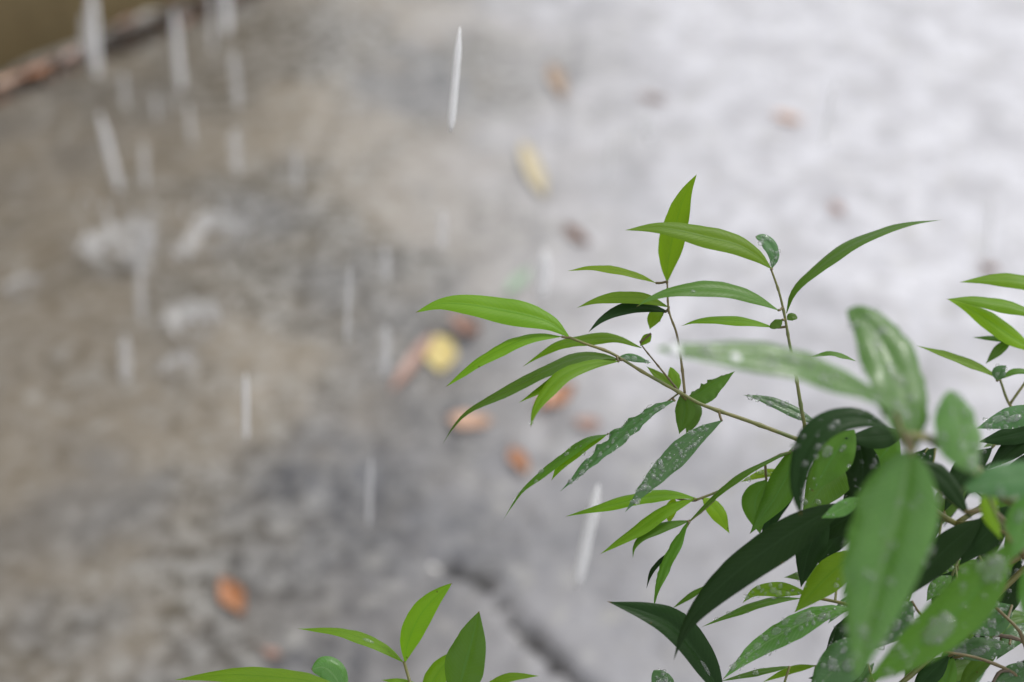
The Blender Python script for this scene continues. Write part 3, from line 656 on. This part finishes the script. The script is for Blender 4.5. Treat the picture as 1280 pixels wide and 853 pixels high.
# --- bottom right
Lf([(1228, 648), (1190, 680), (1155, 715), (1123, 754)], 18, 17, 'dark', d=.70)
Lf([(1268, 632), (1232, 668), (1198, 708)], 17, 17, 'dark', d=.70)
Lf([(1195, 710), (1163, 714), (1135, 729)], 7, 7, 'mid', d=.75, drops=15); Lf([(1190, 720), (1170, 735), (1158, 752)], 9, 9, 'pale', d=.77, drops=20)
Lf([(1140, 752), (1122, 775), (1093, 812)], 17, 16, 'wet', d=.73, drops=60, big=((.5, .2, 5, 1.5),))
Lf([(1090, 798), (1055, 826), (1008, 872)], 24, 22, 'wet', d=.70, drops=70, big=((.4, .3, 8, 1.2), (.55, -.3, 6, 1.3), (.35, -.4, 5, 1.2)))
Lf([(1078, 762), (1058, 790), (1038, 818)], 12, 11, 'dark', d=.72)
Lf([(1262, 806), (1220, 811), (1177, 814)], 14, 12, 'wet', d=.745, drops=70, big=((.5, .3, 5, 2), (.75, .2, 4, 2)))
Lf([(1265, 757), (1236, 775), (1203, 791)], 19, 17, 'wet', d=.74, drops=70, big=((.5, .3, 5, 1.3), (.4, -.4, 4, 1.3)))
Lf([(1186, 820), (1160, 845), (1138, 873)], 12, 11, 'dark', d=.74); Lf([(1192, 822), (1182, 850), (1170, 885)], 11, 11, 'mid', d=.745)
Lf([(1295, 832), (1262, 846), (1232, 863)], 12, 12, 'wet', d=.735, drops=40)
for (pp, w_, m_, d_) in (([(1080, 545), (1045, 585), (1002, 648)], 27, 'mid', .745), ([(1110, 548), (1085, 600), (1048, 660)], 22, 'dark', .76), ([(1062, 522), (1030, 530), (1005, 560)], 12, 'mid', .75),
        ([(1160, 560), (1130, 610), (1110, 660)], 18, 'dark', .77), ([(1240, 560), (1205, 590), (1180, 640)], 15, 'dark', .78), ([(1150, 690), (1110, 740), (1060, 775)], 15, 'mid', .78),
        ([(1240, 720), (1200, 745), (1150, 800)], 15, 'wet', .79), ([(1275, 700), (1262, 745), (1235, 790)], 13, 'dark', .79), ([(1230, 830), (1195, 838), (1150, 858)], 12, 'mid', .79),
        ([(1050, 700), (1020, 716), (980, 722)], 9, 'mid', .78), ([(1085, 830), (1050, 845), (1010, 848)], 12, 'dark', .78)):
    Lf(pp, w_, w_ * .9, m_, d=d_, dt=-.01, drops=20)
rg = random.Random(21)
for _ in range(30):
    x0, y0 = rg.uniform(1040, 1300), rg.uniform(575, 850); an = rg.uniform(.25, 1.25); L = rg.uniform(55, 105)
    if x0 - L < 990: continue
    x1, y1 = x0 - L * math.cos(an), y0 + L * math.sin(an); w_ = rg.uniform(7, 11)
    Lf([(x0, y0), ((x0 + x1) / 2 - 4, (y0 + y1) / 2 - rg.uniform(3, 10)), (x1, y1)], w_, w_ * .9, rg.choice(('dark', 'dark', 'mid', 'wet')), d=rg.uniform(.76, .84), dt=rg.uniform(-.02, .01), drops=rg.choice((0, 25, 40)))
# --- older shaded leaves inside the shrub
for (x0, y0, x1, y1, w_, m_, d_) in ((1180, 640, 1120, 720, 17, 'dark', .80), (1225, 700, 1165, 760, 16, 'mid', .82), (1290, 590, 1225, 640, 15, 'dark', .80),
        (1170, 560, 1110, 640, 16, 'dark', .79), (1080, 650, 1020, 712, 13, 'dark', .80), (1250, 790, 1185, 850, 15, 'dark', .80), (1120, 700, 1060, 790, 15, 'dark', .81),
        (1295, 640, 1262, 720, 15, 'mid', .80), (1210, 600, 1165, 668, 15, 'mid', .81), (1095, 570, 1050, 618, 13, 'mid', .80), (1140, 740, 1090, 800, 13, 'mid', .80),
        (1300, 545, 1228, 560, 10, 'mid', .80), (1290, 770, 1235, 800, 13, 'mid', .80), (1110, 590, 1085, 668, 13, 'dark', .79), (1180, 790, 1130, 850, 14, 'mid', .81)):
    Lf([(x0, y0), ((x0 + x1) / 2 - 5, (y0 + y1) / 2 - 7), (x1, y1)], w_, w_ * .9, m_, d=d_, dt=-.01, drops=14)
petioles(A, .035)

B = Plant(); B.bases, B.paths = [], []
B.root = empty('shrub', Vector((-.03, .44, .04)), 'small bright green sprig cut by the bottom edge below the orange leaf', 'shrub', 'shrubs in the planting bed')
branch(B, [B.root.location, Vector((-.04, .46, .4)), Vector((-.055, .45, .7)), (535, 990, .76), (518, 866, .76), (505, 827, .76)], 4, .8)
branch(B, [(520, 900, .76), (555, 905, .755), (578, 884, .75)], 1.0, .7); branch(B, [(520, 890, .76), (470, 880, .755), (430, 866, .75)], 1.0, .7)
Lb = lambda *a, **k_: leaf(B, *a, **k_)
Lb([(506, 828), (511, 800), (525, 770), (544, 747), (565, 729)], 15, 15, 'young', d=.76, dt=-.02, tm=.42, ex=.9)
Lb([(504, 828), (483, 812), (460, 801), (424, 790), (371, 786)], 5, 5, 'young', d=.76, tm=.35, big=((.38, .1, 3, 2.5),))
Lb([(576, 885), (577, 850), (587, 812), (599, 764)], 26, 23, 'mid', d=.745, dt=-.01, tm=.42, ex=.95)
Lb([(530, 880), (545, 845), (573, 810)], 13, 14, 'young', d=.765)
Lb([(434, 864), (382, 851), (330, 846), (280, 844), (218, 850)], 9, 9, 'young', d=.75)
Lb([(428, 872), (421, 850), (406, 835), (389, 837)], 17, 16, 'pale', d=.77, tm=.55, ex=.7)
Lb([(600, 862), (636, 847), (674, 845)], 5, 5, 'young', d=.76); Lb([(534, 864), (503, 853), (476, 850)], 5, 4, 'young', d=.76)
petioles(B, .05)
